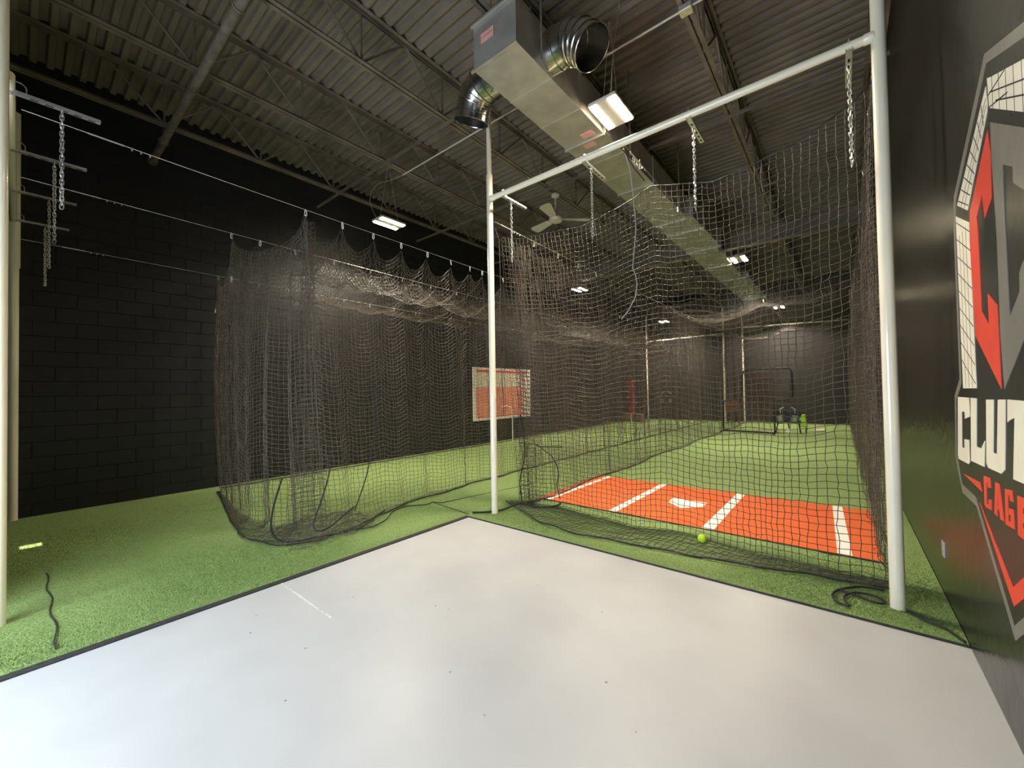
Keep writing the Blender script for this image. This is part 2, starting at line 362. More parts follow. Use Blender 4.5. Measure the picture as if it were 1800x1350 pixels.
# ================================================================== DUCT
du = thing('air_duct', 'rectangular galvanised ceiling duct with pink tags', 'duct')
secs = [(2.93, 4.72, -2.28, .44), (4.72, 6.38, -2.25, .42), (6.38, 8.14, -2.24, .42), (8.14, 8.85, -2.12, .40), (8.85, 10.25, -2.10, .40), (10.25, 11.95, -2.19, .14), (11.95, 13.7, -2.19, .14), (13.7, 17.2, -2.06, .14)]
for k, (y0, y1, xr, h) in enumerate(secs):
    mb = MB(); mb.box(-2.83, xr, y0 + .003, y1 - .003, 4.8, 4.8 + h)
    # seams and a folded flange at each end
    n = max(1, int((y1 - y0) / .5))
    for q in range(1, n): mb.box(-2.834, xr + .004, y0 + (y1 - y0) * q / n - .004, y0 + (y1 - y0) * q / n + .004, 4.795, 4.8 + h + .002)
    mb.build('duct_section', M['galv'], du)
    mb = MB(); mb.box(-2.85, xr + .02, y1 - .012, y1 + .012, 4.775, 4.8 + h + .015); mb.build('flange', M['zinc'] if y1 > 8 else M['galv'], du)
MB().box(-2.85, -2.26, 2.905, 2.93, 4.775, 4.80).build('flange', M['galv'], du); MB().box(-2.85, -2.26, 2.905, 2.93, 5.24, 5.262).build('flange', M['galv'], du)
for nm, b in (('paper_tag', (-2.72, -2.55, 2.922, 2.929, 5.02, 5.11)),): MB().box(*b).build(nm, M['tag'], du)
MB().box(-2.71, -2.56, 2.919, 2.922, 5.062, 5.067).build('tag_line', M['tagline'], du)
MB().box(-2.52, -2.36, 4.55, 4.65, 4.790, 4.796).build('paper_tag', M['tag'], du)
MB().box(-2.60, -2.44, 4.76, 4.86, 4.790, 4.796).build('paper_tag', M['tag'], du)
for x in (-2.87, -2.21):
    for y in (3.25, 5.4, 7.6): MB().box(x - .012, x + .012, y - .002, y + .002, 4.79, ZC).build('hanger_strap', M['steel'], du)
def elbow(path, r, end_open=True):
    """gored round duct: rings along path"""
    mb = MB(); n = 28
    P = [Vector(p) for p in path]
    rad = []
    mb.tube(P, r, n, caps=False)
    # inner skin so the open end shows a wall
    mb.tube(P[-4:], r - .006, n, caps=False)
    return mb
def round_branch(path, seams):
    mb = elbow(path, .195); mb.build('round_duct', M['galvr'], du, True)
    P = [Vector(p) for p in path]
    for i in seams:
        t = (P[min(i + 1, len(P) - 1)] - P[max(i - 1, 0)]).normalized(); a = t.orthogonal().normalized(); b = t.cross(a)
        MB().tube([P[i] + .199 * (math.cos(q) * a + math.sin(q) * b) for q in np.linspace(0, 2 * PI, 28, endpoint=False)], .006, 6, closed=True).build('seam_ring', M['galvr'], du, True)
round_branch([(-2.29, 3.5, 5.03), (-2.16, 3.5, 5.03), (-2.05, 3.5, 5.025), (-1.97, 3.5, 4.995), (-1.90, 3.5, 4.95), (-1.84, 3.5, 4.89), (-1.79, 3.5, 4.83)], [0, 1, 2, 3, 4, 5, 6])
round_branch([(-2.83, 3.35, 5.03), (-2.98, 3.35, 5.03), (-3.10, 3.35, 5.02), (-3.19, 3.36, 4.98), (-3.26, 3.37, 4.91), (-3.31, 3.39, 4.82), (-3.34, 3.40, 4.74)], [0, 1, 2, 3, 4, 5, 6])
# conduit that feeds the lamps
cd = thing('conduit', 'thin electrical conduit strapped under the joists beside the duct', 'conduit')
MB().tube([(-5.80, 4.2, 5.31), (.3, 4.2, 5.31)], .011, 8).build('conduit_run', M['lampbody'], cd, True)
MB().bbox(-1.17, -1.05, 4.15, 4.25, 5.27, 5.33, .005).build('junction_box', M['zinc'], cd)

# ================================================================== LAMPS
lamps = [(-2.04, 4.45, 4.80, 'big bright lamp beside the duct, nearest the camera'), (-6.70, 4.52, 4.80, 'lamp over the left net, hung on chains with a curly cable'),
         (-6.56, 11.6, 4.80, 'lamp seen through the net left of the long cord'), (-1.96, 11.7, 4.80, 'lamp seen through the net below the duct'),
         (-6.30, 18.9, 4.62, 'small far lamp at left, above the far left frame'), (-1.83, 18.8, 4.62, 'small far lamp at right, above the last net peak')]
for x, y, z, lab in lamps:
    L = thing('hanging_lamp', lab, 'lamp', 'linear high bay lamps', (x, y, z))
    MB().bbox(-.17, .17, -.27, .27, .012, .05, .006).bbox(-.07, .07, -.2, .2, .05, .09, .006).build('housing', M['lampbody'], L)
    MB().box(-.065, .065, -.262, .262, .002, .012).build('reflector', M['lampbody'], L)
    for s in (-1, 1):
        MB().bbox(s * .118 - .042, s * .118 + .042, -.25, .25, -.004, .0118, .004).build('led_strip', M['glow'], L)
    mb = MB()
    for s in (-1, 1):
        n = 26; top = (0.0, 0.0, ZC - z - .02)
        for k in range(n):
            a = k / n; b = (k + .8) / n
            p = lambda t: (0.0 + .0 * t, s * .2 * (1 - t), .09 + (top[2] - .09) * t)
            mb.tube([p(a), p(b)], .004, 4)
    mb.build('hanging_chain', M['zinc'], L)
    cab = [(.1, -.2, .09), (.12, -.22, .25), (.16, -.3, .45), (.12, -.3, .52)]
    if x < -5: cab = [(-.05, -.25, .06), (-.16, -.27, .25), (-.20, -.29, .42), (-.12, -.31, .56), (.15, -.32, .62), (.45, -.32, .56), (.9, -.32, .5)]
    else: cab = [(.1, -.22, .07), (.12, -.23, .3), (.16, -.24, .6), (.22, -.25, .9), (.25, -.25, 1.15)]
    MB().tube(cab, .006, 6).build('power_cable', M['wcord'], L, True)
    area('lamp_light', (0, 0, -.012), (0, 0, 0), .30, .50, LAMP_W, LAMP_COL, L, 2.5)

# ================================================================== FAN
fn = thing('ceiling_fan', 'cream three-bladed ceiling fan on a short rod', 'fan', None, (-4.21, 6.57, 0))
MB().lathe([(.0, 5.34), (.075, 5.33), (.085, 5.30), (.06, 5.27), (.02, 5.25)], 20).build('canopy', M['cream'], fn, True)
MB().tube([(0, 0, 5.27), (0, 0, 4.90)], .014, 10).build('rod', M['cream'], fn, True)
MB().lathe([(.0, 4.93), (.05, 4.92), (.12, 4.88), (.135, 4.84), (.12, 4.80), (.07, 4.775), (.0, 4.77)], 24).build('motor_hub', M['cream'], fn, True)
for a in (45, 165, 285):
    mb = MB(); mt = Matrix.Rotation(math.radians(a), 4, 'Z')
    pr = [(.13, -.035), (.2, -.07), (.62, -.11), (.67, -.08), (.68, 0), (.67, .08), (.62, .11), (.2, .07), (.13, .035)]
    tl = Matrix.Translation((0, 0, 4.84)) @ mt @ Matrix.Rotation(.2, 4, 'X')
    P = [tl @ Vector((p[0], p[1], 0)) for p in pr]; mb.prism(P, (0, 0, .008)); mb.build('blade', M['cream'], fn)

# ================================================================== FRAMES
def pole_mb(x, y, h, r=.04, step=None, rt=.031):
    mb = MB()
    if step: mb.lathe([(r, 0), (r, step), (rt, step + .012), (rt, h)], 20, Matrix.Translation((x, y, -.002)))
    else: mb.lathe([(r, 0), (r, h)], 20, Matrix.Translation((x, y, -.002)))
    return mb
f1 = thing('goalpost', 'white goalpost-like frame of the right lane, nearest the camera', 'frame')
pole_mb(-3.40, 3.77, 5.18, .04, 4.27).build('pole', M['pole'], f1, True)
pole_mb(.257, 3.79, 5.9, .041).build('pole', M['pole'], f1, True)
MB().tube([(-3.37, 3.77, 3.965), (.22, 3.785, 3.965)], .033, 18).build('crossbar', M['pole'], f1, True)
MB().lathe([(.037, 0), (.037, .05), (.03, .06)], 16, Matrix.Translation((-3.375, 3.77, 3.965)) @ Matrix.Rotation(PI / 2, 4, 'Y')).build('coupling', M['pole'], f1, True)
MB().lathe([(.037, 0), (.037, .05), (.03, .06)], 16, Matrix.Translation((.232, 3.785, 3.965)) @ Matrix.Rotation(-PI / 2, 4, 'Y')).build('coupling', M['pole'], f1, True)
f2 = thing('goalpost', 'white frame of the left lane with its pole at the left edge', 'frame')
pole_mb(-4.43, -.095, 5.2, .042).build('pole', M['pole'], f2, True)
pole_mb(-8.12, -.06, 5.2, .05, 3.2, .06).build('pole', M['pole'], f2, True)
MB().tube([(-4.46, -.06, 3.80), (-8.08, -.06, 3.80)], .033, 18).build('crossbar', M['pole'], f2, True)
f3 = thing('goalpost', 'far frame of thin pale poles behind the left net', 'frame')
pole_mb(-7.42, 19.6, 5.1, .036).build('pole', M['pole'], f3, True); pole_mb(-4.07, 20.0, 5.15, .036).build('pole', M['pole'], f3, True)
MB().tube([(-7.4, 19.6, 3.85), (-4.07, 20, 3.95)], .03, 12).build('crossbar', M['pole'], f3, True)
f4 = thing('goalpost', 'far frame of thin pale poles behind the pitching screen', 'frame')
pole_mb(-3.33, 20.1, 5.2, .036).build('pole', M['pole'], f4, True); pole_mb(.33, 20.1, 5.2, .036).build('pole', M['pole'], f4, True)
MB().tube([(-3.33, 20.1, 4.15), (.33, 20.1, 4.05)], .03, 12).build('crossbar', M['pole'], f4, True)

# brackets with chains
lk = MB(); pts = []
for a in np.linspace(0, 2 * PI, 12, endpoint=False):
    pts.append((.011 * math.cos(a), 0, .019 * math.sin(a) + (.006 if math.sin(a) > 0 else -.006)))
lk.tube(pts, .0035, 5, closed=True); link_me = lk.mesh('link', M['zinc'], True)
bk = MB(); bk.box(-.02, .02, -.04, .43, 0, .004).box(-.02, -.016, -.04, .43, 0, .022).box(.016, .02, -.04, .43, 0, .022)
brk_me = bk.mesh('bracket', M['zinc'])
slots = MB()
for k in range(5): slots.box(-.007, .007, .06 + k * .075, .1 + k * .075, -.0012, .0002)
slot_me = slots.mesh('slot', M['black'])
ubolt = MB()
ubolt.tube([(0, -.03, 0), (0, -.045, .04), (0, -.042, .075), (0, -.02, .095), (0, .02, .095), (0, .042, .075), (0, .045, .04), (0, .03, 0)], .004, 5)
ub_me = ubolt.mesh('bolt', M['zinc'])
br = [(-3.18, 3.82, 3.925, 'slotted steel bracket on the crossbar beside the centre pole'), (-2.05, 3.82, 3.925, 'second slotted bracket on the white crossbar from the centre pole'),
      (-1.0, 3.82, 3.925, 'third slotted bracket on the white crossbar, right of the bright lamp'), (.1, 3.82, 3.925, 'slotted bracket on the crossbar beside the right-hand pole'),
      (-4.63, 0, 3.76, 'topmost of the four brackets at the left edge'), (-5.71, 0, 3.76, 'second from the top of the four brackets at the left edge'),
      (-6.83, 0, 3.76, 'third from the top of the four brackets at the left edge'), (-7.93, 0, 3.76, 'lowest of the four brackets at the left edge')]
cl = ['steel chain hanging beside the centre pole', 'steel chain hanging just left of the long pale cord', 'steel chain hanging right of the bright lamp', 'steel chain hanging beside the right-hand pole',
      'longest-looking chain at the left edge, under the topmost bracket', 'chain under the second bracket at the left edge', 'chain under the third bracket at the left edge', 'farthest chain at the left edge, under the lowest bracket']
CY = [3.93, 3.93, 3.93, 3.93, .2, .2, .2, .2]
for i, (x, y, z, lab) in enumerate(br):
    b = thing('slotted_bracket', lab, 'bracket', 'chain brackets', (x, y - .02, z)); link('rail', brk_me, b); link('slots', slot_me, b); link('bolt', ub_me, b)
    c = thing('chain', cl[i], 'chain', 'chains hanging from the brackets', (x, CY[i], z))
    for k in range(24):
        link('link', link_me, c, (0, 0, -.025 - k * .0315), (0, rng.uniform(-.15, .15), (k % 2) * PI / 2 + .4 + rng.uniform(-.3, .3)))

# ================================================================== CABLES
def wire_pts(p, q, sag=.06, n=24):
    p, q = np.array(p), np.array(q); return [tuple(p + (q - p) * t - np.array([0, 0, 4 * sag * t * (1 - t)])) for t in np.linspace(0, 1, n)]
CW = {'L1': ((-4.80, 0, 3.74), (-4.78, 19.8, 3.75), .15), 'L2': ((-6.42, 0, 3.79), (-6.38, 19.8, 3.75), .10), 'L3': ((-8.05, 0, 3.57), (-8.0, 19.7, 3.55), .08),
      'C1': ((-3.33, 3.78, 3.66), (-3.33, 20.1, 3.75), .12), 'C2': ((-1.60, 3.79, 3.93), (-1.60, 20.1, 4.1), .16), 'C3': ((.24, 3.8, 3.93), (.27, 20.1, 3.9), .08)}
lab = {'L1': 'taut steel wire carrying the scalloped edge of the left net', 'L2': 'steel wire along the middle of the left net', 'L3': 'steel wire nearest the block wall',
       'C1': 'steel wire running back from the centre pole', 'C2': 'steel wire running back from the middle of the white crossbar', 'C3': 'steel wire along the black mural wall'}
def wz(k, y):
    p, q, s = CW[k]; t = (y - p[1]) / (q[1] - p[1]); return p[2] + (q[2] - p[2]) * t - 4 * s * t * (1 - t)
def wx(k, y):
    p, q, s = CW[k]; t = (y - p[1]) / (q[1] - p[1]); return p[0] + (q[0] - p[0]) * t
for k, (p, q, s) in CW.items():
    c = thing('steel_wire', lab[k], 'wire')
    MB().tube(wire_pts(p, q, s), .0035 if k != 'C2' else .003, 6).build('strand', M['zinc'], c, True)
    y0 = p[1] + (.35 if k[0] == 'L' else .12); a = (wx(k, y0), y0, wz(k, y0)); b = (wx(k, y0 + .22), y0 + .22, wz(k, y0 + .22))
    MB().tube([a, b], [.007, .007], 8).build('turnbuckle', M['zinc'], c, True)
    for dy in (.27, .33, .39):
        yy = y0 + dy; MB().tube([(wx(k, yy), yy, wz(k, yy) + .004), (wx(k, yy) + .002, yy, wz(k, yy) - .022)], .006, 6).build('rope_clip', M['zinc'], c)

# ================================================================== NETS
def strands(P, r, su=1, sv=1, ref_u=None):
    """P (nu,nv,3) grid -> vertex, face arrays of three-sided twine along both directions"""
    Vs, Fs = [], []; base = 0
    for axis, st in ((0, su), (1, sv)):
        Q = P if axis == 0 else P.transpose(1, 0, 2)
        n = Q.shape[0]; idx = np.unique(np.r_[np.arange(0, n, st), n - 1]); Q = Q[idx]; n, mm = Q.shape[:2]
        t = np.gradient(Q, axis=0); t /= np.linalg.norm(t, axis=2, keepdims=True) + 1e-9
        ref = np.where(np.abs(t[..., 2:3]) < .7, np.array([0, 0, 1.]), np.array([1., 0.3, 0]))
        a = np.cross(t, ref); a /= np.linalg.norm(a, axis=2, keepdims=True) + 1e-9; b = np.cross(t, a)
        ring = np.stack([Q + r * (math.cos(q) * a + math.sin(q) * b) for q in (0, 2 * PI / 3, 4 * PI / 3)], axis=2)  # n,mm,3,3
        Vs.append(ring.reshape(-1, 3)); id_ = base + np.arange(n * mm * 3).reshape(n, mm, 3)
        for q in range(3):
            q2 = (q + 1) % 3
            Fs.append(np.stack([id_[:-1, :, q], id_[1:, :, q], id_[1:, :, q2], id_[:-1, :, q2]], axis=-1).reshape(-1, 4))
        base += n * mm * 3
    return np.vstack(Vs), np.vstack(Fs)
def knots(P, r):
    C = P.reshape(-1, 3); k = len(C); D = r * np.array([[1, 0, 0], [-1, 0, 0], [0, 1, 0], [0, -1, 0], [0, 0, 1], [0, 0, -1]])
    V = (C[:, None] + D[None]).reshape(-1, 3); f = np.array([[0, 2, 4], [2, 1, 4], [1, 3, 4], [3, 0, 4], [2, 0, 5], [1, 2, 5], [3, 1, 5], [0, 3, 5]])
    return V, (np.arange(k)[:, None, None] * 6 + f[None]).reshape(-1, 3)
def snoise(shape, amp, sm=1):
    n = rng.normal(0, 1, shape + (3,))
    for _ in range(sm):
        n = (n + np.roll(n, 1, 0) + np.roll(n, 1, 1)) / 1.8
    return n * amp
def panel(name, P, parent, r=.0023, su=1, sv=1, noise=.004, knot=0):
    P = P + snoise(P.shape[:2], noise); P[..., 2] = np.maximum(P[..., 2], .006)
    V, F = strands(P, r, su, sv); o = stuff(link(name, npmesh(name, V, F, M['cord'], True), parent))
    if knot:
        V, F = knots(P, knot); stuff(link('knots', npmesh('knots', V, F, M['cord']), parent))
    return o
def lerp(a, b, t): return a + (b - a) * t
def drape(T, C, Hm, nv, nf, fold=None, bulge=None):
    """T top curve, C floor contact curve, Hm hem curve (n,3): hangs from T to C then lies on the floor to Hm"""
    n = len(T); P = np.zeros((n, nv + nf, 3))
    for j in range(nv):
        t = j / (nv - 1); P[:, j] = T + (C - T) * t
        if fold is not None: P[:, j] += fold * (min(1, t * 4) * (.55 + .45 * t))
        if bulge is not None: P[:, j] += bulge * math.sin(PI * t)
    base = P[:, nv - 1].copy()
    for j in range(nf):
        t = (j + 1) / nf; P[:, nv + j] = base + (Hm - base) * t; P[:, nv + j, 2] = .010 + .012 * np.abs(np.sin(np.arange(n) * .35 + j))
    return P
def curve(pts, n):
    pts = np.array(pts, float); d = np.r_[0, np.cumsum(np.linalg.norm(np.diff(pts, axis=0), axis=1))]
    s = np.linspace(0, d[-1], n); return np.stack([np.interp(s, d, pts[:, k]) for k in range(pts.shape[1])], 1)
def smooth(a, k):
    for _ in range(k):
        b = a.copy(); b[1:-1] = (a[:-2] + 2 * a[1:-1] + a[2:]) / 4; a = b
    return a
ring_pts = [(.009 * math.cos(a) * (1.25 if math.sin(a) < 0 else 1), 0, .036 * math.sin(a)) for a in np.linspace(0, 2 * PI, 12, endpoint=False)]
car_me = MB().tube(ring_pts, .0042, 6, closed=True).mesh('carabiner', M['zinc'], True)
car_big = MB().tube([(p[0] * 1.1, p[1], p[2] * 1.15) for p in ring_pts], .0055, 6, closed=True).mesh('carabiner', M['plastic'], True)
def clip(parent, x, y, z, big=False): link('carabiner', car_big if big else car_me, parent, (x, y, z), (rng.uniform(-.25, .25), 0, rng.uniform(0, 3)))

# ---- right lane net
cn = thing('cage_net', 'black knotted net cage of the right lane, over the orange mat', 'net')
nx = 66
X = np.linspace(-3.43, .24, nx)
tz = np.interp(X, [-3.43, -3.17, -2.77, -2.3, -1.94, -1.68, -1.5, -1.39, -.9, -.53, -.24, .12, .24], [3.56, 3.47, 3.45, 3.42, 3.50, 3.58, 3.66, 3.62, 3.47, 3.50, 3.55, 3.70, 3.82])
ty = np.interp(X, [-3.43, -1.5, .24], [4.02, 4.20, 4.05])
T = np.stack([X, ty, tz], 1)
cx_ = X + .03 * np.sin(X * 5)
cy_ = np.interp(X, [-3.43, -2.9, -1.5, -.3, .24], [4.38, 4.42, 4.30, 4.28, 4.22])
C = np.stack([cx_, cy_, np.full(nx, .02)], 1)
Hm = curve([(-3.60, 4.22, .01), (-3.2, 4.02, .01), (-2.75, 3.80, .01), (-2.26, 3.69, .01), (-1.5, 3.77, .01), (-.75, 3.87, .01), (-.14, 4.02, .01), (.24, 4.05, .01)], nx)
fold = np.zeros((nx, 3)); fold[:, 1] = .10 * np.exp(-((X + 1.35) / .22) ** 2) - .06 * np.exp(-((X + .95) / .25) ** 2) + .035 * np.sin(X * 4.1) + .02 * np.sin(X * 11)
fold[:, 0] = .02 * np.sin(X * 6)
bul = np.zeros((nx, 3)); bul[:, 1] = .10
P = drape(T, C, Hm, 63, 8, fold, bul)
# waves along the rows, as a slack net hangs
for j in range(P.shape[1]): P[:, j, 2] -= .018 * np.sin(X * 9 + j * .11) * math.sin(PI * min(1, j / 62))
panel('front_panel', P, cn, .0033, 1, 1, .0045, .0066)
hem = P[:, -1]
MB().tube([tuple(p + np.array([0, 0, .004])) for p in smooth(hem + rng.normal(0, .012, hem.shape) * [1, 1, 0], 2)], .008, 6).build('hem_rope', M['rope'], cn, True)
MB().tube([tuple(p) for p in T], .0045, 5).build('top_rope', M['rope'], cn, True)
# left side
ny = 272; Y = np.linspace(4.02, 19.8, ny)
ed1 = wz('C1', Y) - .04 - .05 * np.abs(np.sin((Y - 4.02) / .62 * PI)) - .10 * np.exp(-((Y - 4.6) / .5) ** 2)
T = np.stack([np.full(ny, -3.36), Y, ed1], 1)
T[0] = (-3.43, 4.02, 3.56)
C = np.stack([np.interp(Y, [4, 5, 7, 15, 20], [-3.40, -3.34, -3.40, -3.32, -3.3]), np.interp(Y, [4.02, 19.8], [4.32, 19.8]), np.full(ny, .02)], 1)
Hs = C + np.stack([.13 + .06 * np.sin(Y * 1.9) - .1 * np.exp(-((Y - 4.0) / .4) ** 2), 0 * Y, -.01 + 0 * Y], 1)
fold = np.stack([.045 * np.sin(Y * 4.2) + .03 * np.sin(Y * 9.7 + 1), .03 * np.sin(Y * 6), 0 * Y], 1)
fold[:, 0] += .10 * np.sin((Y - 4.02) * 14) * np.exp(-((Y - 4.3) / .45) ** 2)
P1 = drape(T, C, Hs, 62, 4, fold); panel('side_panel', P1, cn, .0027, 2, 2, .004)
h = P1[:, -1]; MB().tube([tuple(p + np.array([0, 0, .004])) for p in smooth(h, 3)[::2]], .009, 5).build('hem_rope', M['rope'], cn, True)
# a rope border partway up the side near the front, and the gathered corner
gm = MB()
gm.tube([tuple(p) for p in smooth(curve([(-3.42, 4.35, .01), (-3.52, 4.42, .25), (-3.47, 4.5, .6), (-3.44, 4.45, .85), (-3.46, 4.4, 1.2)], 40), 8)], .008, 6)
gm.tube([tuple(p) for p in smooth(curve([(-3.30, 4.55, .78), (-3.05, 4.58, .62), (-2.98, 4.62, .42), (-3.02, 4.6, .25), (-2.93, 4.55, .08)], 40), 8)], .007, 6)
gm.tube([tuple(p) for p in smooth(curve([(-3.6, 4.9, .72), (-3.3, 4.6, .74), (-2.85, 4.5, .78)], 40), 8)], .007, 6)
gm.tube([tuple(p) for p in smooth(curve([(-3.62, 3.60, .012), (-3.5, 3.68, .015), (-3.36, 3.86, .02), (-3.32, 4.05, .05), (-3.28, 4.15, .08), (-3.1, 4.2, .015), (-2.9, 4.45, .015), (-2.95, 4.6, .02)], 40), 8)], .012, 6)
gm.build('border_rope', M['rope'], cn, True)
# bunch of slack netting gathered at the corner
gb = np.zeros((16, 62, 3))
for j in range(62):
    t = j / 61
    for i in range(16):
        a = i / 15; gb[i, j] = (-3.42 + .22 * a + .05 * math.sin(i * 1.3), 4.30 + .14 * math.sin(i * 1.9) * (.4 + t) + .1 * t, 3.48 - 3.46 * t)
panel('gathered_corner', gb, cn, .0023, 2, 1, .008)
# right side, bunched against the wall
T = np.stack([np.full(ny, .235), Y, wz('C3', Y) - .05 - .04 * np.abs(np.sin(Y / .62 * PI))], 1)
C = np.stack([.245 + 0 * Y, Y + .1, np.full(ny, .02)], 1)
fold = np.stack([.045 * np.sin(Y * 5.1) + .03 * np.sin(Y * 13.7 + 1), .04 * np.sin(Y * 8), 0 * Y], 1)
panel('side_panel', drape(T, C, C + np.array([.05, 0, -.01]), 64, 2, fold), cn, .0023, 2, 2, .005)
# roof
nr = 63; U = np.linspace(0, 1, nr)
hooks = np.array([9.3, 12.6, 15.9, 19.8])
def peak(y):
    k = np.clip(np.searchsorted(hooks, y) - 1, 0, 2); a, b = hooks[k], hooks[k + 1]; t = (y - a) / (b - a); return np.where((t >= 0) & (t <= 1), 4 * t * (1 - t), 0)
mid = wz('C2', Y) - .08 - .30 * peak(Y)
P = np.zeros((ny, nr, 3))
xm = -1.55
for j, u in enumerate(U):
    x = lerp(-3.38, .235, u)
    um = (xm + 3.38) / 3.615
    e2 = wz('C3', Y) - .06
    if u < um: t = u / um; z = lerp(ed1, mid, t ** 1.4); s = .20 * 4 * t * (1 - t)
    else: t = (u - um) / (1 - um); z = lerp(mid, e2, 1 - (1 - t) ** 1.4); s = .16 * 4 * t * (1 - t)
    P[:, j] = np.stack([np.full(ny, x), Y + .03 * math.sin(u * 9), z - s * np.clip((Y - 4.02) / .8, 0, 1)], 1)
P = P[int(np.searchsorted(Y, 9.2)):]   # the roof net is gathered back on its wires as far as the first peak
MB().tube([tuple(p) for p in P[0]], .006, 5).build('roof_rope', M['cord'], cn, True)
panel('roof_panel', P, cn, .0023, 2, 2, .004)
# far end
X2 = np.linspace(-3.36, .24, 63)
T = np.stack([X2, np.full(63, 19.75), 3.6 + .0 * X2], 1); C = T.copy(); C[:, 2] = .02; fold = np.stack([0 * X2, .05 * np.sin(X2 * 7), 0 * X2], 1)
panel('end_panel', drape(T, C, C - np.array([0, .05, .01]), 62, 2, fold), cn, .0023, 2, 2)
for y in list(np.arange(4.64, 19.5, .62)): clip(cn, -3.345, y, wz('C1', y) - .03, False)
for y in hooks[:3]: clip(cn, wx('C2', y) + .03, y, wz('C2', y) - .04, True)
for y in (5.43, 6.5): clip(cn, -1.6, y, wz('C2', y) - .03, False)
for k in range(7): clip(cn, -1.6 + rng.uniform(-.015, .015), 3.98 + k * .035, wz('C2', 4.05) - .03 + rng.uniform(-.015, .01), False)
for y in np.arange(4.64, 19.5, 1.24): clip(cn, .24, y, wz('C3', y) - .03, False)

# ---- left lane net
ln = thing('cage_net', 'black draped net of the left lane with scalloped top and crumpled bottom corner', 'net')
# front panel from the wire by the wall to the near wire
fp = [(-8.05, 2.10, 3.49), (-6.41, 1.84, 3.72), (-4.80, 2.11, 3.60)]
nA, nB = 34, 46
TA = []
for i in range(nA):
    t = i / (nA - 1); p = lerp(np.array(fp[0]), np.array(fp[1]), t); p[2] -= .42 * (4 * t * (1 - t)) ** .8 * .8; TA.append(p)
for i in range(1, nB):
    t = i / (nB - 1); p = lerp(np.array(fp[1]), np.array(fp[2]), t); p[2] -= .29 * (4 * t * (1 - t)) ** .5; p[1] += .0; TA.append(p)
TA = np.array(TA); nfp = len(TA)
CA = curve([(-7.72, 2.02, .02), (-6.42, 1.86, .02), (-5.6, 1.85, .02), (-4.95, 1.9, .02), (-4.62, 2.2, .02)], nfp)
HA = curve([(-7.7, 2.0, .01), (-6.35, 1.74, .01), (-5.75, 1.62, .01), (-4.95, 1.50, .01), (-4.42, 1.64, .01), (-4.2, 1.95, .01)], nfp)
i_ = np.arange(nfp) / nfp
fold = np.zeros((nfp, 3)); g = .014 + .085 * np.exp(-((i_ - .85) / .14) ** 2)
fold[:, 1] = g * np.sin(i_ * 46) - .05 * np.exp(-((i_ - .6) / .1) ** 2); fold[:, 0] = .05 * np.sin(i_ * 31) * np.exp(-((i_ - .85) / .14) ** 2)
bul = np.zeros((nfp, 3)); bul[:, 1] = -.06; bul[:, 0] = .05 * i_
PA = drape(TA, CA, HA, 63, 11, fold, bul)
for j in range(63): PA[:, j, 2] += .055 * np.cos(i_ * 26) * math.sin(PI * min(1, j / 62))
panel('front_panel', PA, ln, .0031, 1, 1, .0045)
MB().tube([tuple(p) for p in TA], .005, 5).build('top_rope', M['rope'], ln, True)
# a second, tighter fold of netting gathered just behind the near corner
gb = np.zeros((19, 63, 3))
for j in range(63):
    t = j / 62
    for i in range(19):
        a = i / 18; w_ = .08 + .35 * t
        gb[i, j] = (-4.83 - w_ * 1.2 * (a - .15) + .05 * math.sin(i * 1.7 + t * 2), 2.16 + .12 * math.sin(i * 1.1) * (.3 + t) + .05 * t, 3.56 - 3.54 * t ** .97)
panel('gathered_fold', gb, ln, .0026, 1, 1, .006)
# side panel along the near wire, scalloped between hooks
nsd = 316; Ys = np.linspace(2.11, 19.6, nsd)
hk = [2.11, 2.56, 2.99, 3.43, 3.90, 4.37, 4.80, 5.10]
while hk[-1] < 19.4: hk.append(hk[-1] + .56)
hk[-1] = 19.6; hk = np.array(hk)
def scal(y):
    k = np.clip(np.searchsorted(hk, y, side='right') - 1, 0, len(hk) - 2); t = (y - hk[k]) / (hk[k + 1] - hk[k]); return (4 * t * (1 - t)) ** .65 * (hk[k + 1] - hk[k]) * .58
edge = wz('L1', Ys) - .05 - scal(Ys)
T = np.stack([np.full(nsd, -4.80) - .25 * scal(Ys), Ys, edge], 1)
C = np.stack([np.interp(Ys, [2.1, 2.8, 3.6, 5, 6, 20], [-4.62, -4.70, -4.78, -4.86, -4.85, -4.8]), Ys + .08, np.full(nsd, .02)], 1)
Hs = C.copy(); Hs[:, 0] += np.interp(Ys, [2.1, 2.4, 2.8, 3.4, 5, 20], [.42, .40, .22, .12, .10, .1]) + .03 * np.sin(Ys * 5); Hs[:, 1] += np.interp(Ys, [2.1, 3], [-.2, -.05]); Hs[:, 2] = .01
fold = np.stack([.06 * np.sin(Ys * 6.2) + .035 * np.sin(Ys * 14 + 1), .04 * np.sin(Ys * 9), 0 * Ys], 1)
fold[:, 0] += .10 * np.sin(Ys * 21) * np.exp(-((Ys - 5.05) / .16) ** 2)
PS = drape(T, C, Hs, 62, 5, fold)
n1 = 90
panel('side_panel', PS[:n1], ln, .0029, 1, 1, .006); panel('side_panel', PS[n1 - 1:], ln, .0028, 2, 2, .004)
MB().tube([tuple(p) for p in T], .005, 5).build('top_rope', M['rope'], ln, True)
h = smooth(np.vstack([HA, PS[:, -1]]) + rng.normal(0, .012, (nfp + nsd, 3)) * [1, 1, 0], 2)
MB().tube([tuple(p + np.array([0, 0, .006])) for p in h[::2]], .008, 5).build('hem_rope', M['rope'], ln, True)
spl = lambda pts: [tuple(p) for p in smooth(curve(pts, 44), 8)]
mb = MB()   # loose border ropes lying in the crumpled corner
